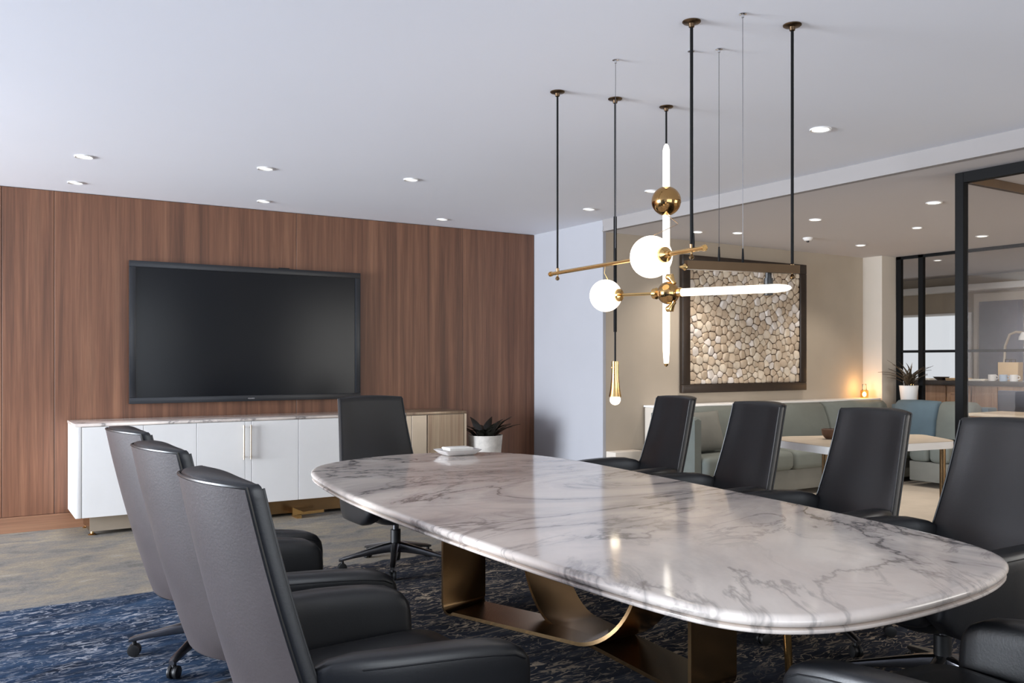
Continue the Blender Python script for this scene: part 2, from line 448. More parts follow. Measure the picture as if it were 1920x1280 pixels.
# --- slate niche with pale frame, right end of the far room
w4 = struct(B(12.5, 12.598, 6.35, 7.15, 0.9, 2.32).build('trim_4', 'pale_wall'))
B(12.48, 12.50, 6.44, 7.06, 0.95, 2.2).build('panel', 'slate_panel', w4)

# --- wall over the far right: door-like pale strip
# ================================================================== DOWNLIGHTS
def downlight(x, y, z, r, lens, label, group, sq=False):
    t = thing('downlight', (x, y, z), label, 'downlight', group)
    MB().lathe([(r, -0.0005), (r, -0.006), (r * 0.96, -0.009), (r * 0.80, -0.006), (r * 0.78, -0.0005)], n=28).build('trim_ring', 'white_lacquer', t)
    MB().lathe([(r * 0.77, -0.0008), (r * 0.77, -0.003), (r * 0.4, -0.0035)], n=24).build('lens', lens, t)
    return t
DL = [((0.72, 6.47), 0.058, 1, 'bright round ceiling downlight nearest the left edge of the picture'),
      ((1.85, 6.18), 0.055, 0, 'round ceiling downlight above the black television, front row'),
      ((2.89, 5.97), 0.055, 0, 'round ceiling downlight above the chair at the far table end'),
      ((0.77, 7.45), 0.055, 0, 'unlit round downlight close to the walnut wall, leftmost of its row'),
      ((2.22, 7.46), 0.055, 0, 'round downlight close to the walnut wall straight above the television'),
      ((3.96, 7.49), 0.055, 0, 'round downlight close to the walnut wall, right of the television'),
      ((4.81, 6.28), 0.055, 0, 'round downlight in front of the pale return wall'),
      ((4.72, 5.34), 0.055, 0, 'round downlight half hidden behind the upper bronze ball'),
      ((4.30, 3.38), 0.062, 1, 'bright round downlight near the ceiling step, right of the pendant cords')]
for (x, y), r, on, lb in DL:
    downlight(x, y, CEIL, r, 'downlight_lens' if on else 'downlight_lens_dim', lb, 'conference room downlights')
LL = [((6.07, 6.2), 0.05, 1, 'small lounge downlight close to the art wall, behind the thick black pendant rod'),
      ((6.45, 6.04), 0.05, 1, 'small lounge downlight above the framed pebble art, between the thin cables'),
      ((6.42, 5.1), 0.055, 1, 'lounge downlight just right of the rightmost pendant rod'),
      ((8.26, 5.97), 0.055, 1, 'lounge downlight near the right end of the art wall'),
      ((7.62, 4.9), 0.045, 1, 'dim paired lounge downlight halfway to the black partition'),
      ((6.52, 4.05), 0.06, 1, 'largest bright lounge downlight left of the near black post'),
      ((8.68, 4.88), 0.06, 1, 'lounge downlight seen through the near glass pane')]
for (x, y), r, on, lb in LL:
    t = downlight(x, y, SOF, r, 'downlight_lens', lb, 'lounge downlights')
    l = bpy.data.lights.new('downlight_beam', 'SPOT'); l.energy = 38; l.color = (1.0, 0.91, 0.81)
    l.spot_size = math.radians(105); l.spot_blend = 0.7; l.shadow_soft_size = 0.05
    o = bpy.data.objects.new('downlight_beam', l); COL.objects.link(o); o.location = (0, 0, -0.03); o.parent = t
t = thing('smoke_detector', (7.31, 5.9, SOF), 'small grey smoke detector on the lounge ceiling above the art', 'smoke detector')
MB().lathe([(0.05, -0.0005), (0.05, -0.012), (0.035, -0.03), (0.01, -0.034)], n=20).build('housing', 'white_lacquer', t)
MB().lathe([(0.014, -0.0335), (0.014, -0.045), (0.004, -0.048)], n=12).build('sensor', 'black_plastic', t)

# ================================================================== TELEVISION
tv = thing('television', (2.235, 7.85, 1.59), 'large black flat screen television mounted on the walnut wall', 'television')
TX0, TX1, TZ0, TZ1 = 1.212, 3.26, 0.99, 2.185
wpart(B(TX0 + .03, TX1 - .03, 7.862, 7.894, TZ0 + .03, TZ1 - .03, bev=0.004), 'back_cover', 'black_plastic', tv)
bz = 0.052
for n_, a in (('bezel_top', (TX0, TX1, TZ1 - bz, TZ1)), ('bezel_bottom', (TX0, TX1, TZ0, TZ0 + bz)), ('bezel_side', (TX0, TX0 + bz, TZ0 + bz, TZ1 - bz)), ('bezel_side', (TX1 - bz, TX1, TZ0 + bz, TZ1 - bz))):
    wpart(B(a[0], a[1], 7.83, 7.862, a[2], a[3], bev=0.003), n_, 'tv_bezel', tv)
wpart(B(TX0 + bz, TX1 - bz, 7.842, 7.8615, TZ0 + bz, TZ1 - bz), 'screen', 'tv_screen', tv)
wpart(B(2.19, 2.25, 7.8285, 7.83, TZ0 + 0.020, TZ0 + 0.030), 'badge', 'chrome', tv)
wpart(B(2.47, 2.57, 7.835, 7.85, TZ1, TZ1 + 0.010, bev=0.003), 'sensor_bar', 'black_plastic', tv)

# ================================================================== CREDENZA
cr = thing('credenza', (2.45, 7.6, 0), 'long white lacquer credenza with bronze end section below the television', 'credenza')
CY0, CY1, CZ0, CZ1 = 7.345, 7.878, 0.155, 0.848
wpart(B(0.76, 0.80, CY0 + .0, CY1, CZ0, CZ1 + .002, bev=0.002), 'side_panel', 'white_lacquer', cr)
wpart(B(0.80, 4.12, CY0 + .024, CY1, CZ0, CZ1), 'body', 'white_lacquer', cr)
wpart(B(0.755, 3.505, CY0 - .004, CY1, CZ1, CZ1 + 0.022, bev=0.003), 'top_slab', 'marble', cr)
wpart(B(3.51, 4.145, CY0 - .004, CY1, CZ1 - .005, CZ1 + 0.022, bev=0.002), 'top_cap', 'brushed_bronze', cr)
seams = [0.803, 1.24, 1.643, 2.03, 2.085, 2.487, 2.88, 3.20, 3.505]
for a, b_ in zip(seams[:-1], seams[1:]):
    wpart(B(a + 0.002, b_ - 0.002, CY0, CY0 + 0.023, CZ0, CZ1 - 0.004, bev=0.0012, seg=1), 'door', 'white_lacquer', cr)
for x in (2.016, 2.073):
    h = wpart(MB().tube([(x, CY0 - .025, 0.53), (x, CY0 - .025, 0.815)], 0.007, 10), 'handle', 'champagne', cr)
    for z in (0.55, 0.80):
        B(x - .004 - 2.45, x + .004 - 2.45, CY0 - .025 - 7.6, CY0 + .002 - 7.6, z - .004, z + .004).build('standoff', 'champagne', h)
for a, b_ in ((3.51, 3.56), (3.565, 3.718)):
    wpart(B(a, b_, CY0, CY0 + 0.023, CZ0, CZ1 - 0.008, bev=0.001, seg=1), 'bronze_door', 'champagne', cr)
wpart(B(3.73, 4.115, CY0, CY0 + 0.023, CZ0, CZ1 - 0.008, bev=0.001, seg=1), 'bronze_door', 'brushed_bronze', cr)
wpart(B(4.121, 4.145, CY0, CY1, CZ0, CZ1 - 0.006), 'side_panel', 'champagne', cr)
wpart(B(0.87, 4.05, 7.46, 7.86, 0.03, CZ0), 'plinth', 'bronze_dark', cr)
wpart(B(0.87, 2.2, 7.448, 7.459, 0.03, CZ0 - .003), 'plinth_face', 'champagne', cr)
wpart(B(2.203, 4.05, 7.448, 7.459, 0.03, CZ0 - .003), 'plinth_face', 'bronze_dark', cr)
for x in (0.89, 2.2, 4.0):
    for y in (7.48, 7.83):
        wpart(MB().lathe([(0.028, 0), (0.03, 0.006), (0.014, 0.012), (0.012, 0.032)], (x, y, 0), 16), 'foot', 'brass', cr)
mb = MB().loft([[(2.42, 7.30, .03), (2.42, 7.33, .03), (2.42, 7.33, .10), (2.42, 7.30, .10)], [(2.52, 7.30, .03), (2.52, 7.33, .03), (2.52, 7.33, .05), (2.52, 7.30, .05)], [(2.70, 7.30, .035), (2.70, 7.33, .035), (2.70, 7.33, .055), (2.70, 7.30, .055)]])
mb.box(2.46, 2.50, 7.30, 7.45, 0.0, 0.034)
wpart(mb, 'brass_piece', 'brass', cr)  # unidentified gold-coloured piece, modelled as a brass bar with a wedge end

# ================================================================== PLANTS
def leaf_mesh(p0, direction, length, width, droop, rise, fold=0.25, seg=7):
    d = Vector((math.cos(direction), math.sin(direction), 0)); side = Vector((-d.y, d.x, 0))
    rows = []
    for i in range(seg + 1):
        t = i / seg
        c = Vector(p0) + d * (length * t * math.cos(rise * (1 - 0.3 * t))) + Vector((0, 0, length * (math.sin(rise) * t - droop * t * t)))
        wd = width * (math.sin(PI * min(1, 0.08 + 0.92 * t) ** 0.75) + 0.03)
        rows.append([c + side * wd * 0.5 + Vector((0, 0, fold * wd * .5)), c, c - side * wd * 0.5 + Vector((0, 0, fold * wd * .5)), c + Vector((0, 0, -0.003))])
    return MB().loft(rows)
pl = thing('potted_plant', (4.40, 7.42, 0), 'dark leafy plant in a tapered stone planter beside the credenza', 'plant')
wpart(MB().lathe([(0.105, 0.0), (0.115, 0.005), (0.17, 0.61), (0.172, 0.62), (0.160, 0.62), (0.155, 0.585)], (4.40, 7.42, 0), 32), 'planter', 'pot_stone', pl)
wpart(MB().lathe([(0.156, 0.575), (0.156, 0.60), (0.08, 0.606)], (4.40, 7.42, 0), 20), 'soil', 'soil', pl)
for i in range(26):
    a = i * 2.399 + random.uniform(-.3, .3); r = 0.02 + 0.1 * (i / 26)
    up = random.uniform(0.75, 1.35)
    wpart(leaf_mesh((4.40 + r * math.cos(a), 7.42 + r * math.sin(a), 0.60), a, random.uniform(.20, .30) * (0.62 if math.cos(a) < -.2 else 1.0), random.uniform(.05, .085), random.uniform(.15, .45), up), 'leaf', 'leaf_dark', pl)
wpart(leaf_mesh((4.50, 7.38, 0.61), -0.45, .28, .055, .28, .75), 'leaf', 'leaf_dark', pl)

# ================================================================== CONFERENCE TABLE
OUT = [(1.645, 4.66), (1.745, 4.84), (1.93, 4.99), (2.20, 5.10), (2.48, 5.14), (2.76, 5.09), (2.99, 4.94), (3.13, 4.68), (3.175, 4.35), (3.16, 3.98),
       (3.105, 3.45), (3.05, 2.95), (2.995, 2.45), (2.92, 2.0), (2.865, 1.72), (2.78, 1.53), (2.67, 1.41), (2.47, 1.335), (2.28, 1.305), (2.09, 1.295), (1.90, 1.30), (1.76, 1.325),
       (1.65, 1.375), (1.565, 1.46), (1.515, 1.59), (1.485, 1.85), (1.465, 2.2), (1.455, 2.7), (1.462, 3.3), (1.49, 3.8), (1.535, 4.15), (1.58, 4.45)]
def catmull(P, sub):
    n = len(P); out = []
    for i in range(n):
        p0, p1, p2, p3 = (Vector(P[(i + k) % n]) for k in (-1, 0, 1, 2))
        for s in range(sub):
            t = s / sub
            out.append(0.5 * ((2 * p1) + (p2 - p0) * t + (2 * p0 - 5 * p1 + 4 * p2 - p3) * t * t + (3 * p1 - p0 - 3 * p2 + p3) * t ** 3))
    return out
O2 = catmull(OUT, 5)
for _ in range(10):
    O2 = [(O2[i - 1] + O2[i] * 2 + O2[(i + 1) % len(O2)]) / 4 for i in range(len(O2))]
def inset(poly, d):
    n = len(poly); res = []
    for i in range(n):
        t = (poly[(i + 1) % n] - poly[i - 1]).normalized()
        res.append(poly[i] + Vector((-t.y, t.x)) * -d)   # outline is clockwise
    return res
def area2(p):
    return sum(p[i].x * p[(i + 1) % len(p)].y - p[(i + 1) % len(p)].x * p[i].y for i in range(len(p)))
SG = 1 if area2(O2) < 0 else -1
tb = thing('conference_table', (2.3, 3.25, 0), 'long boat shaped marble conference table on bronze ribbon legs', 'table')
TT = 0.75
prof = [(0.022, -0.030), (0.006, -0.026), (0.0, -0.017), (0.0015, -0.009), (0.008, -0.003), (0.018, -0.0005), (0.030, 0.0)]
rings = [[(q.x, q.y, TT + dz) for q in inset(O2, SG * ins)] for ins, dz in prof]
wpart(MB().loft(rings), 'tabletop', 'marble', tb, angle=60)
prof = [(0.03, -0.045), (0.008, -0.044), (0.005, -0.040), (0.006, -0.034), (0.02, -0.031)]
wpart(MB().loft([[(q.x, q.y, TT + dz) for q in inset(O2, SG * ins)] for ins, dz in prof]), 'edge_moulding', 'marble', tb, angle=60)
wpart(MB().loft([[(q.x, q.y, TT + dz) for q in inset(O2, SG * 0.12)] for dz in (-0.06, -0.0455)]), 'underframe', 'black_plastic', tb)
def ribbon(path, side, width, thick):
    """flat metal band: path of 3D points, side = width direction"""
    pts = [Vector(p) for p in path]; rings = []
    for i, p in enumerate(pts):
        d = (pts[min(i + 1, len(pts) - 1)] - pts[max(i - 1, 0)]).normalized()
        s = Vector(side).normalized(); s = (s - d * s.dot(d)).normalized(); n = d.cross(s).normalized()
        rings.append([p + s * width / 2 + n * thick / 2, p - s * width / 2 + n * thick / 2, p - s * width / 2 - n * thick / 2, p + s * width / 2 - n * thick / 2])
    return MB().loft(rings)
def uband(x0, y0, x1, y1, r1):
    """straight plate at (x0,y0), tight bend, floor run, wide quarter bend up at (x1,y1)"""
    A = Vector((x0, y0, 0)); Bv = Vector((x1, y1, 0)); d = (Bv - A).normalized(); L = (Bv - A).length
    z0 = 0.014; pts = [A + Vector((0, 0, 0.688)), A + Vector((0, 0, 0.06))]
    for k in range(1, 6):
        a = PI / 2 * k / 5
        pts.append(A + d * (0.04 * (1 - math.cos(a))) + Vector((0, 0, z0 + 0.045 - 0.045 * math.sin(a))))
    for k in range(0, 15):
        a = (PI / 2) * k / 14
        pts.append(A + d * (L - r1 + r1 * math.sin(a)) + Vector((0, 0, z0 + 1.15 * r1 * (1 - math.cos(a)))))
    pts.append(Bv + Vector((0, 0, 0.688)))
    return pts
s1 = (1, 0.05, 0)
wpart(ribbon(uband(2.325, 4.15, 2.72, 3.02, 0.36), s1, 0.27, 0.018), 'leg_band', 'bronze_dark', tb, angle=40)
wpart(ribbon(uband(2.59, 2.56, 2.70, 3.95, 0.36), s1, 0.27, 0.018), 'leg_band', 'bronze_dark', tb, angle=40)
# slim brass foot further back on the right side
wpart(MB().tube([(2.98, 2.5, 0.0), (2.95, 2.52, 0.69)], [0.016, 0.022], 12), 'brass_leg', 'brass', tb)

# tray on the table
tr = thing('serving_tray', (2.70, 4.90, TT), 'white dish with slanted sides near the far end of the marble table', 'tray', rz=-0.05)
def rrect(hx, hy, z, r, n=5, cx=0.0, cy=0.0):
    pts = []
    for sx, sy, a0 in ((1, 1, 0), (-1, 1, PI / 2), (-1, -1, PI), (1, -1, 1.5 * PI)):
        for k in range(n + 1):
            a = a0 + PI / 2 * k / n
            pts.append((cx + sx * (hx - r) + r * math.cos(a), cy + sy * (hy - r) + r * math.sin(a), z))
    return pts
MB().loft([rrect(.085, .055, 0.0005, .01), rrect(.10, .07, .008, .012), rrect(.135, .095, .036, .02), rrect(.130, .090, .037, .018), rrect(.095, .065, .012, .012)]).build('dish', 'white_ceramic', tr, angle=50)
MB().loft([rrect(.07, .05, .0135, .004), rrect(.085, .062, .046, .004), rrect(.08, .058, .050, .004)]).build('napkin_stack', 'paper', tr)

# ================================================================== CHAIRS
def superring(cx, cz, hx, hz, y, e=3.5, n=24, lean=0.0):
    pts = []
    for k in range(n):
        a = 2 * PI * k / n; c, s = math.cos(a), math.sin(a)
        x = math.copysign(abs(c) ** (2 / e), c); z = math.copysign(abs(s) ** (2 / e), s)
        pts.append((cx + x * hx + lean * (z * hz), y, cz + z * hz))
    return pts
ZB, ZT = 0.35, 1.10
def yr(z):
    t = (z - ZB) / (ZT - ZB)
    return -0.250 - 0.205 * t - 0.012 * math.sin(PI * t)
def hw(z):
    t = (z - ZB) / (ZT - ZB)
    wv = 0.236 + 0.074 * (1 - t) ** 1.35
    r = 0.10
    if z < ZB + r:
        q = (ZB + r - z) / r
        wv -= r * (1 - math.sqrt(max(0.0, 1 - q * q)))
    return wv
def rear_y(z, u):
    return yr(z) + 0.085 * abs(u) ** 2.2
def front_y(z, u):
    lum = 0.030 * math.exp(-((z - 0.62) / 0.16) ** 2)
    edge = 0.030 * abs(u) ** 4
    return yr(z) + 0.100 + edge + lum * (1 - u * u) + 0.02 * (1 - u * u) * 0.6
NU = 14
def back_solid():
    us = [-1 + 2 * i / NU for i in range(NU + 1)]
    rings = []
    zs = [ZB, ZB + .012, ZB + .03, ZB + .055, ZB + .085, ZB + .12] + [ZB + .12 + (ZT - .16 - ZB) * i / 9 for i in range(1, 10)]
    zs = [z for z in zs if z < ZT - 0.035] + [ZT - .035, ZT - .016, ZT - .006, ZT]
    for z in zs:
        sh = 0.0
        if z > ZT - 0.016: sh = 0.004 if z < ZT - .001 else 0.011
        ring = []
        h = hw(z) - sh * 0.6
        crown = lambda u: 0.010 * (1 - u * u) * max(0.0, (z - 1.0) / 0.1)
        for u in us:
            ring.append((u * h, rear_y(z, u) + sh, z + crown(u)))
        # side band with softly rounded edges
        ye, yf = rear_y(z, 1) + sh, front_y(z, 1) - sh
        for k in (0.25, 0.5, 0.75):
            ring.append((h + 0.006 * math.sin(PI * k), ye + (yf - ye) * k, z))
        for u in us[::-1]:
            rr = 0.010 * abs(u) ** 12
            ring.append((u * (h - 0.002), front_y(z, u) - sh - rr, z + crown(u)))
        for k in (0.75, 0.5, 0.25):
            ring.append((-h - 0.006 * math.sin(PI * k), ye + (yf - ye) * k, z))
        rings.append(ring)
    mb = MB().loft(rings, True, False)
    n = len(rings[0]); o = (len(rings) - 1) * n; m = NU + 1
    for i in range(NU):   # top skin between rear and front edge
        mb.f.append((o + i, o + i + 1, o + 2 * m + 3 - 2 - i, o + 2 * m + 3 - 1 - i))
    mb.f.append((o + m - 1, o + m, o + m + 1, o + m + 2, o + m + 3))
    mb.f.append((o + 2 * m + 2, o + 2 * m + 3, o + 2 * m + 4, o + 2 * m + 5, o))
    return mb
def rear_panel():
    us = [-0.985 + 1.97 * i / NU for i in range(NU + 1)]
    zs = [ZB + 0.010 + (ZT - 0.012 - ZB - 0.010) * i / 22 for i in range(23)]
    outer = [[(u * hw(z), rear_y(z, u) - 0.005, z + 0.010 * (1 - u * u) * max(0.0, (z - 1.0) / 0.1)) for u in us] for z in zs]
    inner = [[(x, y + 0.008, z) for x, y, z in r] for r in outer]
    rings = [o_ + i_[::-1] for o_, i_ in zip(outer, inner)]
    return MB().loft(rings)
def pipe_outline():
    us = [-0.99 + 1.98 * i / 14 for i in range(15)]
    zs = [ZB + 0.006 + (ZT - 0.014 - ZB) * i / 20 for i in range(21)]
    pts = [(-hw(z) * 0.99, rear_y(z, 1) - 0.003, z) for z in zs]
    zt = zs[-1]
    pts += [(u * hw(zt), rear_y(zt, u) - 0.003, zt + 0.010 * (1 - u * u) * max(0.0, (zt - 1.0) / 0.1)) for u in us[1:-1]]
    pts += [(hw(z) * 0.99, rear_y(z, 1) - 0.003, z) for z in zs[::-1]]
    return MB().tube(pts, 0.0045, 6)
def front_pipe(s):
    zs = [ZB + 0.11 + (ZT - 0.012 - ZB - 0.11) * i / 16 for i in range(17)]
    return MB().tube([(s * (hw(z) - 0.001), front_y(z, 1) - 0.008, z) for z in zs], 0.0042, 6)
ARM_ST = [(-0.21, .262, .635, .022), (-0.18, .272, .650, .034), (-0.12, .298, .662, .046), (-0.04, .322, .663, .051), (0.06, .334, .659, .053), (0.16, .339, .652, .054),
          (0.24, .341, .643, .054), (0.31, .341, .630, .054), (0.345, .340, .613, .053), (0.365, .339, .588, .049), (0.374, .338, .558, .040), (0.377, .337, .525, .024)]
def arm_solid(s):
    rings = []
    for i, (y, cx, zt, tx) in enumerate(ARM_ST):
        zb = 0.345 if y < 0.28 else 0.345 + (y - 0.28) * 0.9
        if y < -0.1: zb = 0.345 + (-0.1 - y) * 0.8
        rings.append(superring(s * cx, (zt + zb) / 2, tx, (zt - zb) / 2, y, 5.5, 32, lean=s * 0.06))
    return MB().loft(rings)
def arm_seam(s):
    pts = []
    for y, cx, zt, tx in ARM_ST[2:9]:
        zb = 0.345 if y < 0.28 else 0.345 + (y - 0.28) * 0.9
        if y < -0.1: zb = 0.345 + (-0.1 - y) * 0.8
        hz = (zt - zb) / 2; q = (hz - 0.028) / hz
        pts.append((s * (cx + tx * (1 - q ** 5.5) ** (1 / 5.5) + 0.06 * q * hz), y, zt - 0.028))
    return MB().tube(pts, 0.0025, 5)
def seat_cushion():
    R = lambda hx, y0, y1, z, r: rrect(hx, (y1 - y0) / 2, z, r, 6, 0, (y0 + y1) / 2)
    return MB().loft([R(.270, -.20, .405, .385, .06), R(.284, -.205, .425, .40, .07), R(.288, -.21, .432, .44, .08), R(.285, -.21, .427, .475, .08), R(.27, -.21, .41, .497, .08), R(.21, -.19, .33, .512, .08), R(.10, -.1, .15, .518, .05)])
def seat_hull():
    R = lambda hx, y0, y1, z, r: rrect(hx, (y1 - y0) / 2, z, r, 6, 0, (y0 + y1) / 2)
    return MB().loft([R(.15, -.12, .20, .325, .08), R(.22, -.17, .30, .335, .09), R(.27, -.20, .37, .365, .09), R(.285, -.21, .385, .392, .08)])
def star_leg(a):
    d = Vector((math.cos(a), math.sin(a), 0)); sd = Vector((-d.y, d.x, 0)); rings = []
    for r, zc, hwid, hh in ((0.02, .135, .030, .035), (.08, .128, .026, .030), (.18, .112, .022, .022), (.28, .094, .019, .015), (.35, .080, .018, .012), (.372, .074, .013, .009)):
        c = d * r + Vector((0, 0, zc)); ring = []
        for k in range(10):
            b_ = 2 * PI * k / 10
            ring.append(c + sd * hwid * math.copysign(abs(math.cos(b_)) ** .7, math.cos(b_)) + Vector((0, 0, hh * math.copysign(abs(math.sin(b_)) ** .7, math.sin(b_)))))
        rings.append(ring)
    return MB().loft(rings)
def castor(a):
    d = Vector((math.cos(a), math.sin(a), 0)); sd = Vector((-d.y, d.x, 0)); c = d * 0.35 + Vector((0, 0, 0.0285))
    mb = MB()
    for s in (-1, 1):
        mb.lathe([(0.018, -0.009), (0.027, -0.007), (0.0285, 0), (0.027, 0.007), (0.018, 0.009)], c + sd * s * 0.014, 18, axis=sd)
    mb.tube([c, c + Vector((0, 0, 0.045))], 0.010, 10)
    mb.lathe([(0.022, -0.004), (0.022, 0.004)], c, 14, axis=sd)
    return mb
def make_chair():
    root = thing('conference_chair', (0, 0, 0), 'x', 'chair', 'black leather conference chairs')
    bk = back_solid().build('backrest', 'leather', root, angle=50)
    rear_panel().build('back_panel', 'leather_rear', bk, angle=50)
    pipe_outline().build('piping', 'piping', bk)
    for s in (-1, 1):
        front_pipe(s).build('piping', 'piping', bk)
    for s in (-1, 1):
        ar = arm_solid(s).build('armrest', 'leather', root, angle=60)
        arm_seam(s).build('seam', 'piping', ar)
    seat_cushion().build('seat', 'leather', root, angle=60)
    seat_hull().build('seat_shell', 'leather', root, angle=60)
    MB().lathe([(0.05, .318), (0.05, .327), (0.022, .318), (0.022, .20)][::-1], n=16).build('gas_lift', 'dark_chrome', root)
    MB().lathe([(0.024, .045), (0.030, .05), (0.034, .10), (0.034, .245), (0.030, .25)], n=18).build('sleeve', 'black_plastic', root)
    for k in range(5):
        a = PI / 2 + 2 * PI * k / 5
        lg = star_leg(a).build('leg', 'dark_chrome', root)
        castor(a).build('castor', 'black_plastic', lg)
    return root
UPPER = ('backrest', 'armrest', 'seat', 'seat_shell', 'gas_lift')
proto = make_chair()
CH = [((0.95, 2.38), -87, -0.05, 20, 'nearest black leather chair on the left side, its tall back turned to the camera'),
      ((0.98, 3.31), -87, -0.05, 5, 'middle of the three left black leather chairs seen from behind'),
      ((1.01, 4.17), -87, -0.05, 10, 'farthest of the three left black leather chairs, its back against the white credenza'),
      ((2.43, 5.25), 184, 0.0, 40, 'black leather chair at the far table end below the television'),
      ((3.83, 4.56), 76, 0.0, 0, 'black leather chair on the right side closest to the beige wall'),
      ((3.65, 3.66), 76, 0.0, 25, 'black leather chair on the right side below the framed pebble art'),
      ((3.59, 2.85), 76, 0.0, 10, 'black leather chair on the right side in front of the pale lounge table'),
      ((3.36, 2.05), 76, 0.0, 30, 'black leather chair on the right side below the near black steel post'),
      ((2.07, 1.06), -4, 0.0, 15, 'black leather chair at the near table end, cut off by the bottom right corner')]
for i, ((x, y), rz, dz, spin, lb) in enumerate(CH):
    c = proto if i == 0 else copy_tree(proto)
    CH[i] = CH[i] + (c,)
for (x, y), rz, dz, spin, lb, c in CH:
    c.location = (x, y, 0); c.rotation_euler = (0, 0, math.radians(rz)); c['label'] = lb
    for ch in c.children:
        nm = ch.name.split('.')[0]
        if nm in UPPER:
            ch.location.z = dz
        elif nm == 'leg':
            ch.rotation_euler.z = math.radians(spin)

# ================================================================== CHANDELIER
def wt(t, p, q):
    return tuple(a + (b_ - a) * t for a, b_ in zip(p, q))
C1, C4, C5 = (2.575, 3.625), (2.497, 2.585), (2.868, 2.392)
ZBAR = 1.795
chn = thing('chandelier', (2.6, 2.95, 2.0), 'brass chandelier with two glowing globes and a horizontal light tube over the table', 'chandelier')
def canopy(root, x, y, r=0.037):
    wpart(MB().lathe([(r, -0.001), (r, -0.004), (r * .9, -0.007), (r * .35, -0.010), (r * .3, -0.024), (r * .12, -0.028)], (x, y, CEIL), 24), 'canopy', 'bronze_bar', root)
def cord(root, x, y, z, r=0.005, x2=None, y2=None, mat='black_steel', name='cord'):
    wpart(MB().tube([(x, y, CEIL - 0.02), (x if x2 is None else x2, y if y2 is None else y2, z)], r, 8), name, mat, root)
def knob(root, x, y, z):
    wpart(MB().lathe([(0.003, -0.03), (0.009, -0.027), (0.011, -0.02), (0.007, -0.012), (0.004, -0.008), (0.004, 0.012), (0.008, 0.016), (0.009, 0.03), (0.005, 0.034)], (x, y, z), 12), 'knob', 'bronze_dark', root)
bdir = (Vector((*C4, 0)) - Vector((*C1, 0))).normalized()
P0 = Vector((*C1, ZBAR)) - bdir * 0.06; P1 = Vector((*C4, ZBAR)) + bdir * 0.07
wpart(MB().tube([P0, P1], 0.0095, 14), 'bar', 'brass', chn)
wpart(MB().tube([P1, P1 + bdir * .012], 0.013, 14), 'bar_end', 'brass', chn)
wpart(MB().tube([P0 - bdir * .012, P0], 0.013, 14), 'bar_end', 'brass', chn)
for x, y, r in ((*C1, .005), (*C4, .0065)):
    canopy(chn, x, y); cord(chn, x, y, ZBAR + 0.01, r); knob(chn, x, y, ZBAR - 0.008)
G1 = Vector((*C1, ZBAR)) + bdir * ((Vector((*C4, 0)) - Vector((*C1, 0))).length * 0.745)
wpart(MB().sphere(G1, 0.091, 32, 20), 'globe', 'lamp_glass', chn)
wpart(MB().lathe([(0.030, 0.078), (0.034, 0.088), (0.032, 0.100), (0.016, 0.108), (0.014, 0.130)], G1, 20, axis=bdir), 'globe_cup', 'brass', chn)
# second level: globe, ball joint and light tube in one line
G2 = Vector((2.548, 3.20, 1.652)); TE = Vector((2.80, 2.34, 1.640))
d2 = (TE - G2).normalized()
wpart(MB().sphere(G2, 0.075, 32, 20), 'globe', 'lamp_glass', chn)
wpart(MB().lathe([(0.026, 0.062), (0.030, 0.072), (0.028, 0.082), (0.008, 0.088)], G2, 20, axis=d2), 'globe_cup', 'brass', chn)
BJ = G2 + d2 * 0.335
wpart(MB().tube([G2 + d2 * 0.08, BJ - d2 * 0.04], 0.007, 10), 'stem', 'brass', chn)
wpart(MB().lathe([(0.012, -0.085), (0.024, -0.075), (0.026, -0.06), (0.016, -0.05), (0.022, -0.042)], BJ, 18, axis=d2), 'joint_neck', 'brass', chn)
bj = wpart(MB().sphere(BJ, 0.050, 28, 18), 'ball_joint', 'bronze_ball', chn)
for sgn in (1, -1):
    e0 = BJ + Vector((0, 0, 0.038 * sgn)) + d2 * 0.03; e1 = BJ + Vector((0, 0, 0.068 * sgn)) + d2 * 0.012
    wpart(MB().tube([e0, e0 + (e1 - e0) * .45, e1, e1 - d2 * 0.02 + Vector((0, 0, 0.004 * sgn))], [0.011, 0.010, 0.018, 0.012], 14), 'wing_nut', 'brass', chn)
T0 = BJ + d2 * 0.062
wpart(MB().lathe([(0.012, 0.045), (0.021, 0.05), (0.022, 0.064), (0.019, 0.068)], BJ, 18, axis=d2), 'tube_collar', 'brass', chn)
Lt = (TE - T0).length
wpart(MB().lathe([(0.017, 0), (0.0175, Lt * .75), (0.0175, Lt * .88), (0.014, Lt * .95), (0.008, Lt * .99), (0.003, Lt)], T0, 18, axis=d2), 'light_tube', 'tube_glass', chn)
# lower carrier bar
ZB2 = 1.722
Q0 = Vector((2.385, 2.50, ZB2)); Q1 = Vector((2.895, 2.385, ZB2))
ax = (Q1 - Q0).normalized(); sd = Vector((-ax.y, ax.x, 0))
mb = MB().loft([[p + sd * .012 + Vector((0, 0, .016)), p - sd * .012 + Vector((0, 0, .016)), p - sd * .012 - Vector((0, 0, .018)), p + sd * .012 - Vector((0, 0, .018))] for p in (Q0, Q1)])
wpart(mb, 'carrier_bar', 'bronze_bar', chn)
wpart(MB().lathe([(0.012, 0), (0.014, 0.006), (0.007, 0.015), (0.004, 0.026), (0.001, 0.03)], Q0 - Vector((0, 0, .01)), 12, axis=-ax), 'finial', 'brass', chn)
canopy(chn, *C5); cord(chn, *C5, ZB2 + 0.01, .006); knob(chn, C5[0], C5[1], ZB2 - 0.012)
TH = T0 + d2 * (Lt * 0.83) + Vector((0.022, 0.033, 0.0))
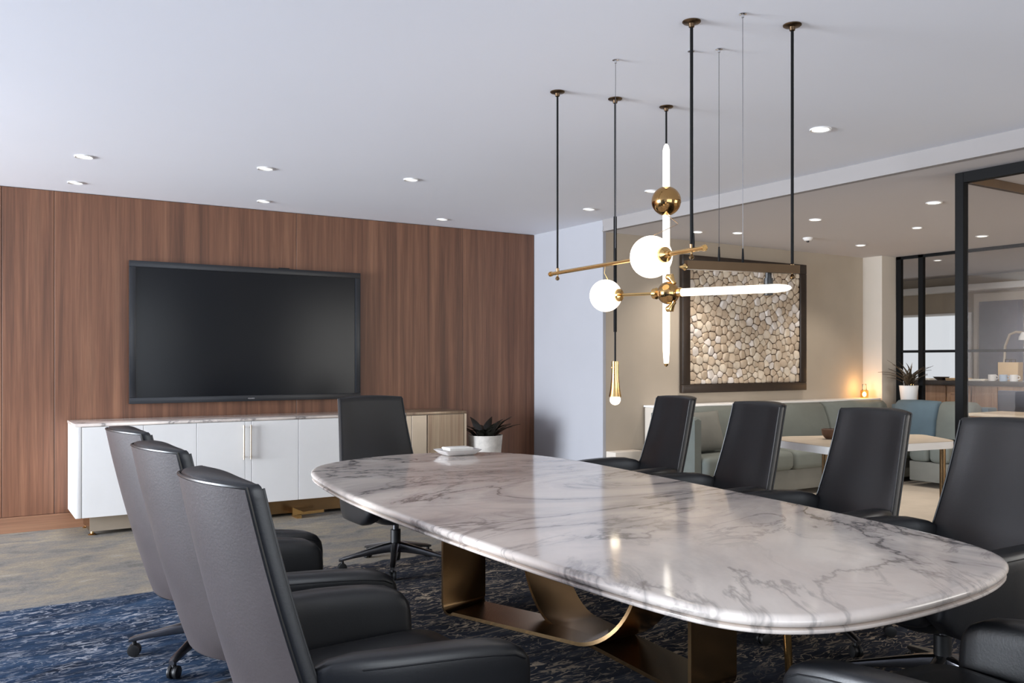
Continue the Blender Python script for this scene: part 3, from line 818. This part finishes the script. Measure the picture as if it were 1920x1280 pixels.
wpart(MB().tube([(TH.x, TH.y, TH.z - 0.024), (TH.x, TH.y, TH.z + 0.045), (TH.x, TH.y, TH.z + 0.0455), (TH.x, TH.y, ZB2 + .02)], [0.018, 0.018, 0.013, 0.013], 16), 'tube_holder', 'black_plastic', chn)
# thin steel cables with tiny anchors
def cable(root, x, y, e):
    wpart(MB().lathe([(0.015, -0.0005), (0.015, -0.003), (0.006, -0.006), (0.005, -0.016)], (x, y, CEIL), 14), 'anchor', 'chrome', root)
    wpart(MB().tube([(x, y, CEIL - 0.012), e], 0.0012, 6), 'cable', 'dark_chrome', root)
    wpart(MB().lathe([(0.004, 0.0), (0.005, 0.02), (0.003, 0.06)], e, 8), 'cable_ferrule', 'black_steel', root)
b1 = Vector((*C1, ZBAR)) + bdir * 0.51
cable(chn, 2.525, 3.10, (b1.x, b1.y, ZBAR + 0.008))
b2 = Vector((*C4, ZBAR)) + bdir * 0.012
cable(chn, 2.735, 2.835, (b2.x, b2.y, ZBAR + 0.008))
q = Q0 + (Q1 - Q0) * 0.285; cable(chn, 2.82, 2.75, (q.x, q.y, ZB2 + 0.015))
q = Q0 + (Q1 - Q0) * 0.495; cable(chn, 2.612, 2.42, (q.x, q.y, ZB2 + 0.015))
# feed wires
pb = Vector((*C1, ZBAR)) + bdir * 0.43
wpart(MB().tube([pb, pb + Vector((-.006, 0, -.04)), G2 + Vector((0.004, -0.01, 0.075))], 0.0016, 6), 'feed_wire', 'brass', chn)

# vertical light tube with bronze ball
VX, VY = 3.22, 3.525
vt = thing('tube_pendant', (VX, VY, 2.2), 'tall vertical glowing tube pendant through a polished bronze ball', 'pendant lamp')
canopy(vt, VX, VY); cord(vt, VX, VY, 2.50, .005)
wpart(MB().lathe([(0.004, 2.515), (0.012, 2.505), (0.0185, 2.48), (0.019, 2.27)], (VX, VY, 0), 18), 'light_tube', 'tube_glass', vt)
wpart(MB().sphere((VX, VY, 2.207), 0.079, 32, 20), 'ball', 'bronze_ball', vt)
wpart(MB().lathe([(0.019, 2.14), (0.0195, 1.5), (0.018, 1.40), (0.014, 1.345), (0.012, 1.335)], (VX, VY, 0), 18), 'light_tube', 'tube_glass', vt)
wpart(MB().lathe([(0.012, 1.334), (0.010, 1.325), (0.003, 1.318)], (VX, VY, 0), 14), 'tip', 'brass', vt)
wpart(MB().tube([(VX - .01, VY - .01, 2.135), (VX - .10, VY - .2, 2.05), G1 + Vector((0.01, 0, 0.091))], 0.0018, 6), 'feed_wire', 'brass', vt)

# small cone pendant
KX, KY = 2.897, 3.56
kp = thing('cone_pendant', (KX, KY, 1.25), 'slim brass cone pendant with a bare glowing bulb hanging low', 'pendant lamp')
canopy(kp, KX, KY); cord(kp, KX, KY, 1.33, .005)
wpart(MB().tube([(KX, KY, 2.10), (KX, KY, 1.50)], .009, 10), 'sleeve', 'black_steel', kp)
wpart(MB().lathe([(0.0185, 1.346), (0.0185, 1.30), (0.021, 1.25), (0.026, 1.20), (0.033, 1.163), (0.030, 1.164), (0.015, 1.25)], (KX, KY, 0), 22), 'cone_shade', 'brass', kp)
wpart(MB().sphere((KX - .021, KY, 1.315), 0.005, 10, 8), 'screw', 'brass', kp)
wpart(MB().sphere((KX, KY, 1.147), 0.028, 20, 14), 'bulb', 'bulb_glass', kp)

# ================================================================== PEBBLE ART
AX0, AX1, AZ0, AZ1, AY = 6.30, 8.215, 1.015, 2.445, 6.70
art = thing('framed_art', (7.25, AY, 1.0), 'square picture of pale pebbles in a wide dark wood frame', 'picture')
fw = 0.105
for n_, a in (('frame_top', (AX0, AX1, AZ1 - fw, AZ1)), ('frame_bottom', (AX0, AX1, AZ0, AZ0 + fw * .85)), ('frame_side', (AX0, AX0 + fw, AZ0 + fw * .85, AZ1 - fw)), ('frame_side', (AX1 - fw, AX1, AZ0 + fw * .85, AZ1 - fw))):
    wpart(B(a[0], a[1], AY - 0.055, AY - 0.002, a[2], a[3], bev=0.006), n_, 'frame_wood', art)
px0, px1, pz0, pz1 = AX0 + fw, AX1 - fw, AZ0 + fw * .85, AZ1 - fw
wpart(B(px0, px1, AY - 0.02, AY - 0.003, pz0, pz1), 'backing', 'pebble_bed', art)
rnd = random.Random(3)
pts = []
def far_enough(p, dmin):
    return all((p[0] - q[0]) ** 2 + (p[1] - q[1]) ** 2 > ((dmin + q[2]) / 2) ** 2 for q in pts)
for tgt, cnt in ((0.085, 150), (0.062, 420), (0.045, 900)):
    tries = 0; made = 0
    while made < cnt and tries < 9000:
        tries += 1
        p = (rnd.uniform(px0 + .01, px1 - .01), rnd.uniform(pz0 + .01, pz1 - .01))
        if far_enough(p, tgt):
            pts.append((p[0], p[1], tgt)); made += 1
def clip(poly, a, b_, c):
    out = []
    for i in range(len(poly)):
        p, q = poly[i], poly[(i + 1) % len(poly)]
        fp = a * p[0] + b_ * p[1] - c; fq = a * q[0] + b_ * q[1] - c
        if fp <= 0: out.append(p)
        if fp * fq < 0:
            t = fp / (fp - fq); out.append((p[0] + (q[0] - p[0]) * t, p[1] + (q[1] - p[1]) * t))
    return out
cells = []
for i, (x, z, s_) in enumerate(pts):
    r = 0.09
    poly = [(max(px0, x - r), max(pz0, z - r)), (min(px1, x + r), max(pz0, z - r)), (min(px1, x + r), min(pz1, z + r)), (max(px0, x - r), min(pz1, z + r))]
    for j, (x2, z2, s2) in enumerate(pts):
        if i == j: continue
        dx, dz_ = x2 - x, z2 - z; dd = dx * dx + dz_ * dz_
        if dd > 0.0324: continue
        k = 0.5 + 0.15 * (s_ * s_ - s2 * s2) / dd
        k = min(0.68, max(0.32, k))
        poly = clip(poly, dx, dz_, dx * (x + dx * k) + dz_ * (z + dz_ * k))
        if len(poly) < 3: break
    if len(poly) >= 3:
        ar_ = abs(sum(poly[a][0] * poly[(a + 1) % len(poly)][1] - poly[(a + 1) % len(poly)][0] * poly[a][1] for a in range(len(poly)))) / 2
        cells.append((ar_, poly))
cells.sort(key=lambda q: -q[0])
def pebble(poly, mb):
    n = len(poly); cx = sum(p[0] for p in poly) / n; cz = sum(p[1] for p in poly) / n
    # cut corners so the stone looks worn
    pp = []
    for i in range(n):
        p, q = poly[i], poly[(i + 1) % n]
        for t in (0.15, 0.85):
            pp.append((p[0] + (q[0] - p[0]) * t, p[1] + (q[1] - p[1]) * t))
    d = rnd.uniform(0.012, 0.024); tx, tz = rnd.uniform(-.12, .12), rnd.uniform(-.12, .12)
    g = rnd.uniform(0.90, 0.97)
    rings = []
    for sc, h in ((g, 0.0), (g, d * 0.45), (g * .90, d * .85), (g * .5, d)):
        rings.append([(cx + (x - cx) * sc, AY - 0.0205 - h - (0 if h == 0 else ((x - cx) * tx + (z - cz) * tz)), cz + (z - cz) * sc) for x, z in pp])
    return mb.loft(rings, False, True)
pm = ['pebble_a', 'pebble_b', 'pebble_c', 'pebble_a', 'pebble_b']
for ar_, poly in cells[:299]:
    wpart(pebble(poly, MB()), 'pebble', rnd.choice(pm), art, angle=50)
rest = MB()
for ar_, poly in cells[299:]:
    pebble(poly, rest)
o = wpart(rest, 'small_pebbles', 'pebble_b', art, angle=50); o['kind'] = 'stuff'

# ================================================================== LOUNGE
def cushion(x0, x1, y0, y1, z0, z1, r=0.05):
    mb = MB(); hx, hy = (x1 - x0) / 2, (y1 - y0) / 2; cx, cy = (x0 + x1) / 2, (y0 + y1) / 2
    R = lambda k, z: rrect(hx - k, hy - k, z, max(0.02, r), 5, cx, cy)
    return mb.loft([R(r * .6, z0), R(r * .15, z0 + r * .4), R(0, z0 + r), R(0, z1 - r), R(r * .15, z1 - r * .4), R(r * .6, z1 - r * .05), R(r * 1.6, z1 + r * .12)])
bq = thing('banquette', (7.6, 6.3, 0), 'grey green upholstered banquette running below the framed pebble art', 'sofa')
wpart(B(5.82, 9.29, 6.46, 6.69, 0.0, 0.885, bev=0.01), 'back_frame', 'pale_wall', bq)
wpart(B(5.81, 9.29, 6.44, 6.695, 0.885, 0.905, bev=0.004), 'ledge', 'white_lacquer', bq)
mb = MB()
for x0, x1 in ((5.83, 7.0), (7.01, 8.15), (8.16, 9.28)):
    hh = []
    for i in range(9):
        t = i / 8
        hh.append(t)
    rings = []
    for x, k in ((x0, .02), (x0 + .02, 0), ((x0 + x1) / 2, -.01), (x1 - .02, 0), (x1, .02)):
        rings.append([(x, 6.455, 0.43), (x, 6.455, 0.87 - k), (x, 6.43, 0.883 - k), (x, 6.39, 0.875 - k), (x, 6.35 + k, 0.84), (x, 6.30 + k, 0.72), (x, 6.26 + k, 0.58), (x, 6.27 + k, 0.45)])
    wpart(MB().loft(rings), 'back_cushion', 'teal_fabric', bq, angle=60)
    wpart(cushion(x0 - (.04 if x0 < 6 else 0), x1, 5.80, 6.27, 0.27, 0.455, 0.05), 'seat_cushion', 'teal_fabric', bq, angle=60)
wpart(B(5.79, 9.28, 5.86, 6.45, 0.06, 0.268, bev=0.008), 'base', 'grey_fabric', bq)
mb = MB().loft([[(5.70, y, 0.03), (5.782, y, 0.03), (5.782, y, zt), (5.74, y, zt + .015), (5.70, y, zt)] for y, zt in ((5.86, 0.80), (5.88, 0.82), (6.455, 0.84))])
wpart(mb, 'side_arm', 'teal_fabric', bq)
# loose pillow
pw = thing('throw_pillow', (6.13, 6.10, 0.47), 'plump grey throw pillow at the left end of the banquette', 'pillow')
pw.rotation_euler = (math.radians(-16), 0, math.radians(6))
rings = []
for i in range(13):
    t = -1 + 2 * i / 12
    rings.append([(x * (0.27 - 0.03 * (1 - t * t)), 0.075 * (max(0.0, 1 - t * t) ** .5) * (max(0.0, 1 - x * x) ** .5) * s_ + 0.001 * s_, 0.205 + t * (0.2 - 0.012 * (1 - x * x))) for x, s_ in [(-1 + 2 * k / 10, 1) for k in range(11)] + [(1 - 2 * k / 10, -1) for k in range(11)]])
MB().loft(rings).build('pillow', 'grey_fabric', pw, angle=60)
# blue sofa against the partition
bs = thing('sofa', (9.2, 5.7, 0), 'blue upholstered sofa with two back cushions before the black partition', 'sofa')
wpart(B(9.36, 9.55, 5.20, 6.35, 0.05, 0.84, bev=0.015), 'back_frame', 'blue_fabric', bs)
wpart(B(8.72, 9.355, 5.24, 5.70, 0.06, 0.27, bev=0.01), 'base', 'grey_fabric', bs)
for (y0, y1), mt in (((5.67, 6.20), 'blue_fabric'), ((5.26, 5.66), 'teal_fabric')):
    rings = []
    for y, k in ((y0, .035), (y0 + .03, .008), ((y0 + y1) / 2, 0), (y1 - .03, .008), (y1, .035)):
        rings.append([(9.34, y, 0.45), (9.345, y, 0.885 - k), (9.30, y, 0.905 - k), (9.23, y, 0.90 - k), (9.17 + k, y, 0.86 - k), (9.12 + k, y, 0.68), (9.10 + k, y, 0.50)])
    wpart(MB().loft(rings), 'back_cushion', mt, bs, angle=60)
for y0, y1 in ((5.25, 5.47), (5.48, 5.70)):
    wpart(cushion(8.70, 9.10, y0, y1, 0.272, 0.45, 0.045), 'seat_cushion', 'teal_fabric', bs, angle=60)
# lounge table
lt = thing('lounge_table', (5.95, 4.25, 0), 'pale wood lounge table on bronze legs behind the right hand chairs', 'table')
mb = MB(); pts2 = [(5.19, 3.97), (6.42, 3.80), (6.75, 4.30), (5.62, 4.78), (5.36, 4.72)]
pp = [Vector(p) for p in pts2]
cc = sum(pp, Vector((0, 0))) / len(pp)
def round_poly(P, r, n=5):
    out = []
    for i in range(len(P)):
        a, b_, c = P[i - 1], P[i], P[(i + 1) % len(P)]
        d0 = (a - b_).normalized(); d1 = (c - b_).normalized()
        p0 = b_ + d0 * r; p1 = b_ + d1 * r
        for k in range(n + 1):
            t = k / n
            out.append(p0 * (1 - t) ** 2 + b_ * 2 * t * (1 - t) + p1 * t * t)
    return out
RP = round_poly(pp, 0.10)
wpart(MB().loft([[(q.x, q.y, z) for q in RP] for z in (0.685, 0.738)]), 'tabletop', 'white_lacquer', lt)
wpart(MB().loft([[((q.x - cc.x) * .999 + cc.x, (q.y - cc.y) * .999 + cc.y, z) for q in RP] for z in (0.7385, 0.742)]), 'veneer', 'table_oak', lt)
for x, y in ((5.38, 4.19), (6.36, 3.88)):
    wpart(MB().tube([(x, y, 0.0), (x, y, 0.684)], [0.022, 0.022], 14), 'leg', 'bronze_dark', lt)
bw = thing('bowl', (5.74, 4.42, 0.742), 'small rough brown bowl on the pale lounge table', 'bowl')
MB().lathe([(0.03, 0.001), (0.038, 0.004), (0.062, 0.035), (0.066, 0.075), (0.060, 0.078), (0.055, 0.04), (0.03, 0.012)], n=22).build('bowl_shell', 'wood_bowl', bw)
MB().lathe([(0.031, 0.0005), (0.031, 0.003)], n=18).build('foot_ring', 'wood_bowl', bw)
# lantern on the ledge
ln = thing('lantern', (9.13, 6.55, 0.905), 'small glowing amber glass lantern on the banquette ledge', 'lantern')
MB().lathe([(0.042, 0.001), (0.048, 0.01), (0.048, 0.085), (0.038, 0.098), (0.034, 0.098), (0.044, 0.083), (0.044, 0.012)], n=22).build('glass_jar', 'amber_glass', ln)
MB().sphere((0, 0, 0.045), 0.024, 14, 10, (1, 1, 1.3)).build('flame', 'candle_glow', ln)
MB().tube([(-0.036, 0, 0.09), (-0.03, 0, 0.165), (0.03, 0, 0.165), (0.036, 0, 0.09)], 0.005, 8).build('handle', 'frame_wood', ln)
l = bpy.data.lights.new('candle_light', 'POINT'); l.energy = 2.2; l.color = (1.0, 0.55, 0.2); l.shadow_soft_size = 0.03
o = bpy.data.objects.new('candle_light', l); COL.objects.link(o); o.parent = ln; o.location = (0, 0, 0.13)
# spiky plant behind the blue sofa
sp = thing('potted_plant', (9.46, 6.19, 0.842), 'spiky dark plant in a white tapered pot behind the blue sofa', 'plant')
MB().lathe([(.078, 0.001), (.084, .008), (.106, .215), (.098, .217), (.092, .19)], n=28).build('pot', 'white_ceramic', sp)
MB().lathe([(.091, .185), (.091, .20), (.04, .205)], n=20).build('soil', 'soil', sp)
for i in range(30):
    a = i * 2.399; cx = 0.045 if i % 2 else -0.04
    leaf_mesh((cx, 0.02 * math.cos(a), 0.198 + 0.03 * random.random()), a, random.uniform(.24, .42), 0.022, random.uniform(.15, .5), random.uniform(.75, 1.4), 0.4).build('leaf', 'leaf_brown', sp)

# ================================================================== FAR ROOM
ct = thing('service_counter', (11.2, 6.0, 0), 'wood fronted service counter in the room behind the black partition', 'counter')
wpart(B(11.0, 11.75, 3.6, 7.15, 0.0, 1.03), 'body', 'oak', ct)
for y1, y0 in ((7.13, 6.66), (6.64, 6.32), (6.30, 5.98), (5.96, 5.5), (5.48, 4.8)):
    d_ = wpart(B(10.975, 10.999, y0, y1, 0.06, 1.02, bev=0.003, seg=1), 'front_panel', 'oak', ct)
    if 6.2 < y1 < 6.65:
        mm = MB()
        for a in ((y0 + .04, y1 - .04, .92, .94), (y0 + .04, y1 - .04, .15, .17), (y0 + .04, y0 + .06, .17, .92), (y1 - .06, y1 - .04, .17, .92)):
            mm.box(10.968 - 11.2, 10.9745 - 11.2, a[0] - 6.0, a[1] - 6.0, a[2], a[3])
        mm.build('moulding', 'oak', d_)
wpart(B(10.93, 11.8, 3.58, 7.18, 1.031, 1.09, bev=0.005), 'worktop', 'counter_top', ct)
def sheets(name, x, y, rz, n, hx, hy, label, mat='paper', z=1.0905):
    t = thing(name, (x, y, z), label, 'papers', None, rz)
    for k in range(n):
        o = MB().loft([rrect(hx, hy, 0.0005 + 0.011 * k, .01), rrect(hx, hy, 0.0105 + 0.011 * k, .01)]).build('sheet_pad', mat, t)
        o.rotation_euler.z = random.uniform(-.25, .25)
sheets('paper_stack', 11.12, 7.03, 0.2, 2, .12, .09, 'low pale paper pile at the left end of the counter, behind the spiky plant')
sheets('paper_stack', 11.12, 6.56, -0.15, 3, .13, .10, 'fanned tan paper pile on the counter just left of the near black post', 'canvas_tan')
sheets('paper_stack', 11.15, 6.29, 0.1, 2, .13, .11, 'flat white paper pile on the counter just right of the near black post')
dsh = thing('dark_dish', (11.10, 6.79, 1.0905), 'wide shallow dark dish on the counter left of the tan papers', 'dish')
MB().lathe([(0.05, 0.001), (0.055, 0.004), (0.10, 0.04), (0.105, 0.045), (0.098, 0.043), (0.05, 0.01)], n=26).build('dish_shell', 'counter_top', dsh)
MB().lathe([(0.045, 0.0005), (0.045, 0.0035)], n=20).build('foot_ring', 'counter_top', dsh)
for y, mt, lb in ((6.10, 'white_ceramic', 'white mug on the counter next to the white papers'), (5.96, 'cup_blue', 'pale blue mug on the counter before the tan bag'), (5.83, 'white_ceramic', 'low white cup at the right end of the counter')):
    t = thing('mug', (11.08, y, 1.0905), lb, 'mug', 'mugs on the counter')
    MB().lathe([(0.04, 0.0005), (0.045, 0.006), (0.048, 0.085), (0.043, 0.085), (0.04, 0.012)], n=20).build('cup', mt, t)
    MB().tube([(0, -0.045, 0.07), (0, -0.072, 0.065), (0, -0.075, 0.035), (0, -0.045, 0.025)], 0.006, 8).build('handle', mt, t)
bg = thing('tote_bag', (11.30, 5.99, 1.0905), 'tan paper bag standing on the counter behind the mugs', 'bag')
MB().loft([rrect(.06, .12, 0.0005, .01), rrect(.065, .125, .02, .012), rrect(.06, .13, .24, .01), rrect(.057, .127, .24, .01), rrect(.055, .115, .03, .01)]).build('bag_body', 'canvas_tan', bg)
for s_ in (-1, 1):
    MB().tube([(s_ * .05, -0.04, 0.22), (s_ * .05, -0.035, 0.275), (s_ * .05, 0.035, 0.275), (s_ * .05, 0.04, 0.22)], 0.006, 8).build('handle', 'frame_wood', bg)
dl = thing('desk_lamp', (11.55, 6.15, 1.0905), 'pale curved desk lamp at the right end of the counter', 'lamp')
MB().lathe([(0.07, 0.0005), (0.07, 0.012), (0.02, 0.02)], n=20).build('base', 'champagne', dl)
MB().tube([(0, 0, 0.018), (0, 0.05, 0.25), (0, 0.04, 0.45), (0, -0.02, 0.60), (0, -0.10, 0.63), (0, -0.18, 0.62)], 0.016, 10).build('neck', 'champagne', dl)
MB().lathe([(0.02, 0.0), (0.05, -0.06), (0.055, -0.10), (0.05, -0.10), (0.018, -0.01)], (0, -0.19, 0.625), 18).build('lamp_shade', 'white_lacquer', dl)
dc = thing('office_chair', (10.45, 5.42, 0), 'dark grey chair back standing before the counter behind the glass', 'chair')
MB().box(-.03, .03, -.26, .26, .55, 1.0, bev=.02).build('backrest', 'slate_panel', dc)
MB().box(-.45, -.02, -.25, .25, .42, .50, bev=.02).build('seat', 'slate_panel', dc)
for x, y in ((-.42, -.22), (-.42, .22), (-.02, -.22), (-.02, .22)):
    MB().tube([(x, y, 0), (x, y, .56 if x > -.1 else .425)], .014, 10).build('leg', 'black_steel', dc)
lw_ = thing('wood_ledge', (9.25, 4.4, 0), 'low light wood ledge right of the blue sofa behind the near glass', 'ledge')
wpart(B(8.95, 9.55, 3.6, 5.16, 0.0, 0.77, bev=.004), 'body', 'oak', lw_)
wpart(B(8.93, 9.56, 3.58, 5.165, 0.771, 0.805, bev=.004), 'top_board', 'table_oak', lw_)
# ceiling lights of the far room; the last two are added to brighten it
for x, y, lb in ((10.3, 6.35, 'small downlight of the far room above the bright window'), (11.9, 5.9, 'added fill downlight of the far room, deep behind the glass'), (10.6, 4.9, 'added fill downlight of the far room close to the black partition')):
    t = downlight(x, y, SOF, 0.05, 'downlight_lens', lb, 'far room downlights')
    l = bpy.data.lights.new('downlight_beam', 'SPOT'); l.energy = 58; l.color = (1.0, 0.90, 0.80)
    l.spot_size = math.radians(125); l.spot_blend = 0.7; l.shadow_soft_size = 0.05
    o = bpy.data.objects.new('downlight_beam', l); COL.objects.link(o); o.location = (0, 0, -0.03); o.parent = t
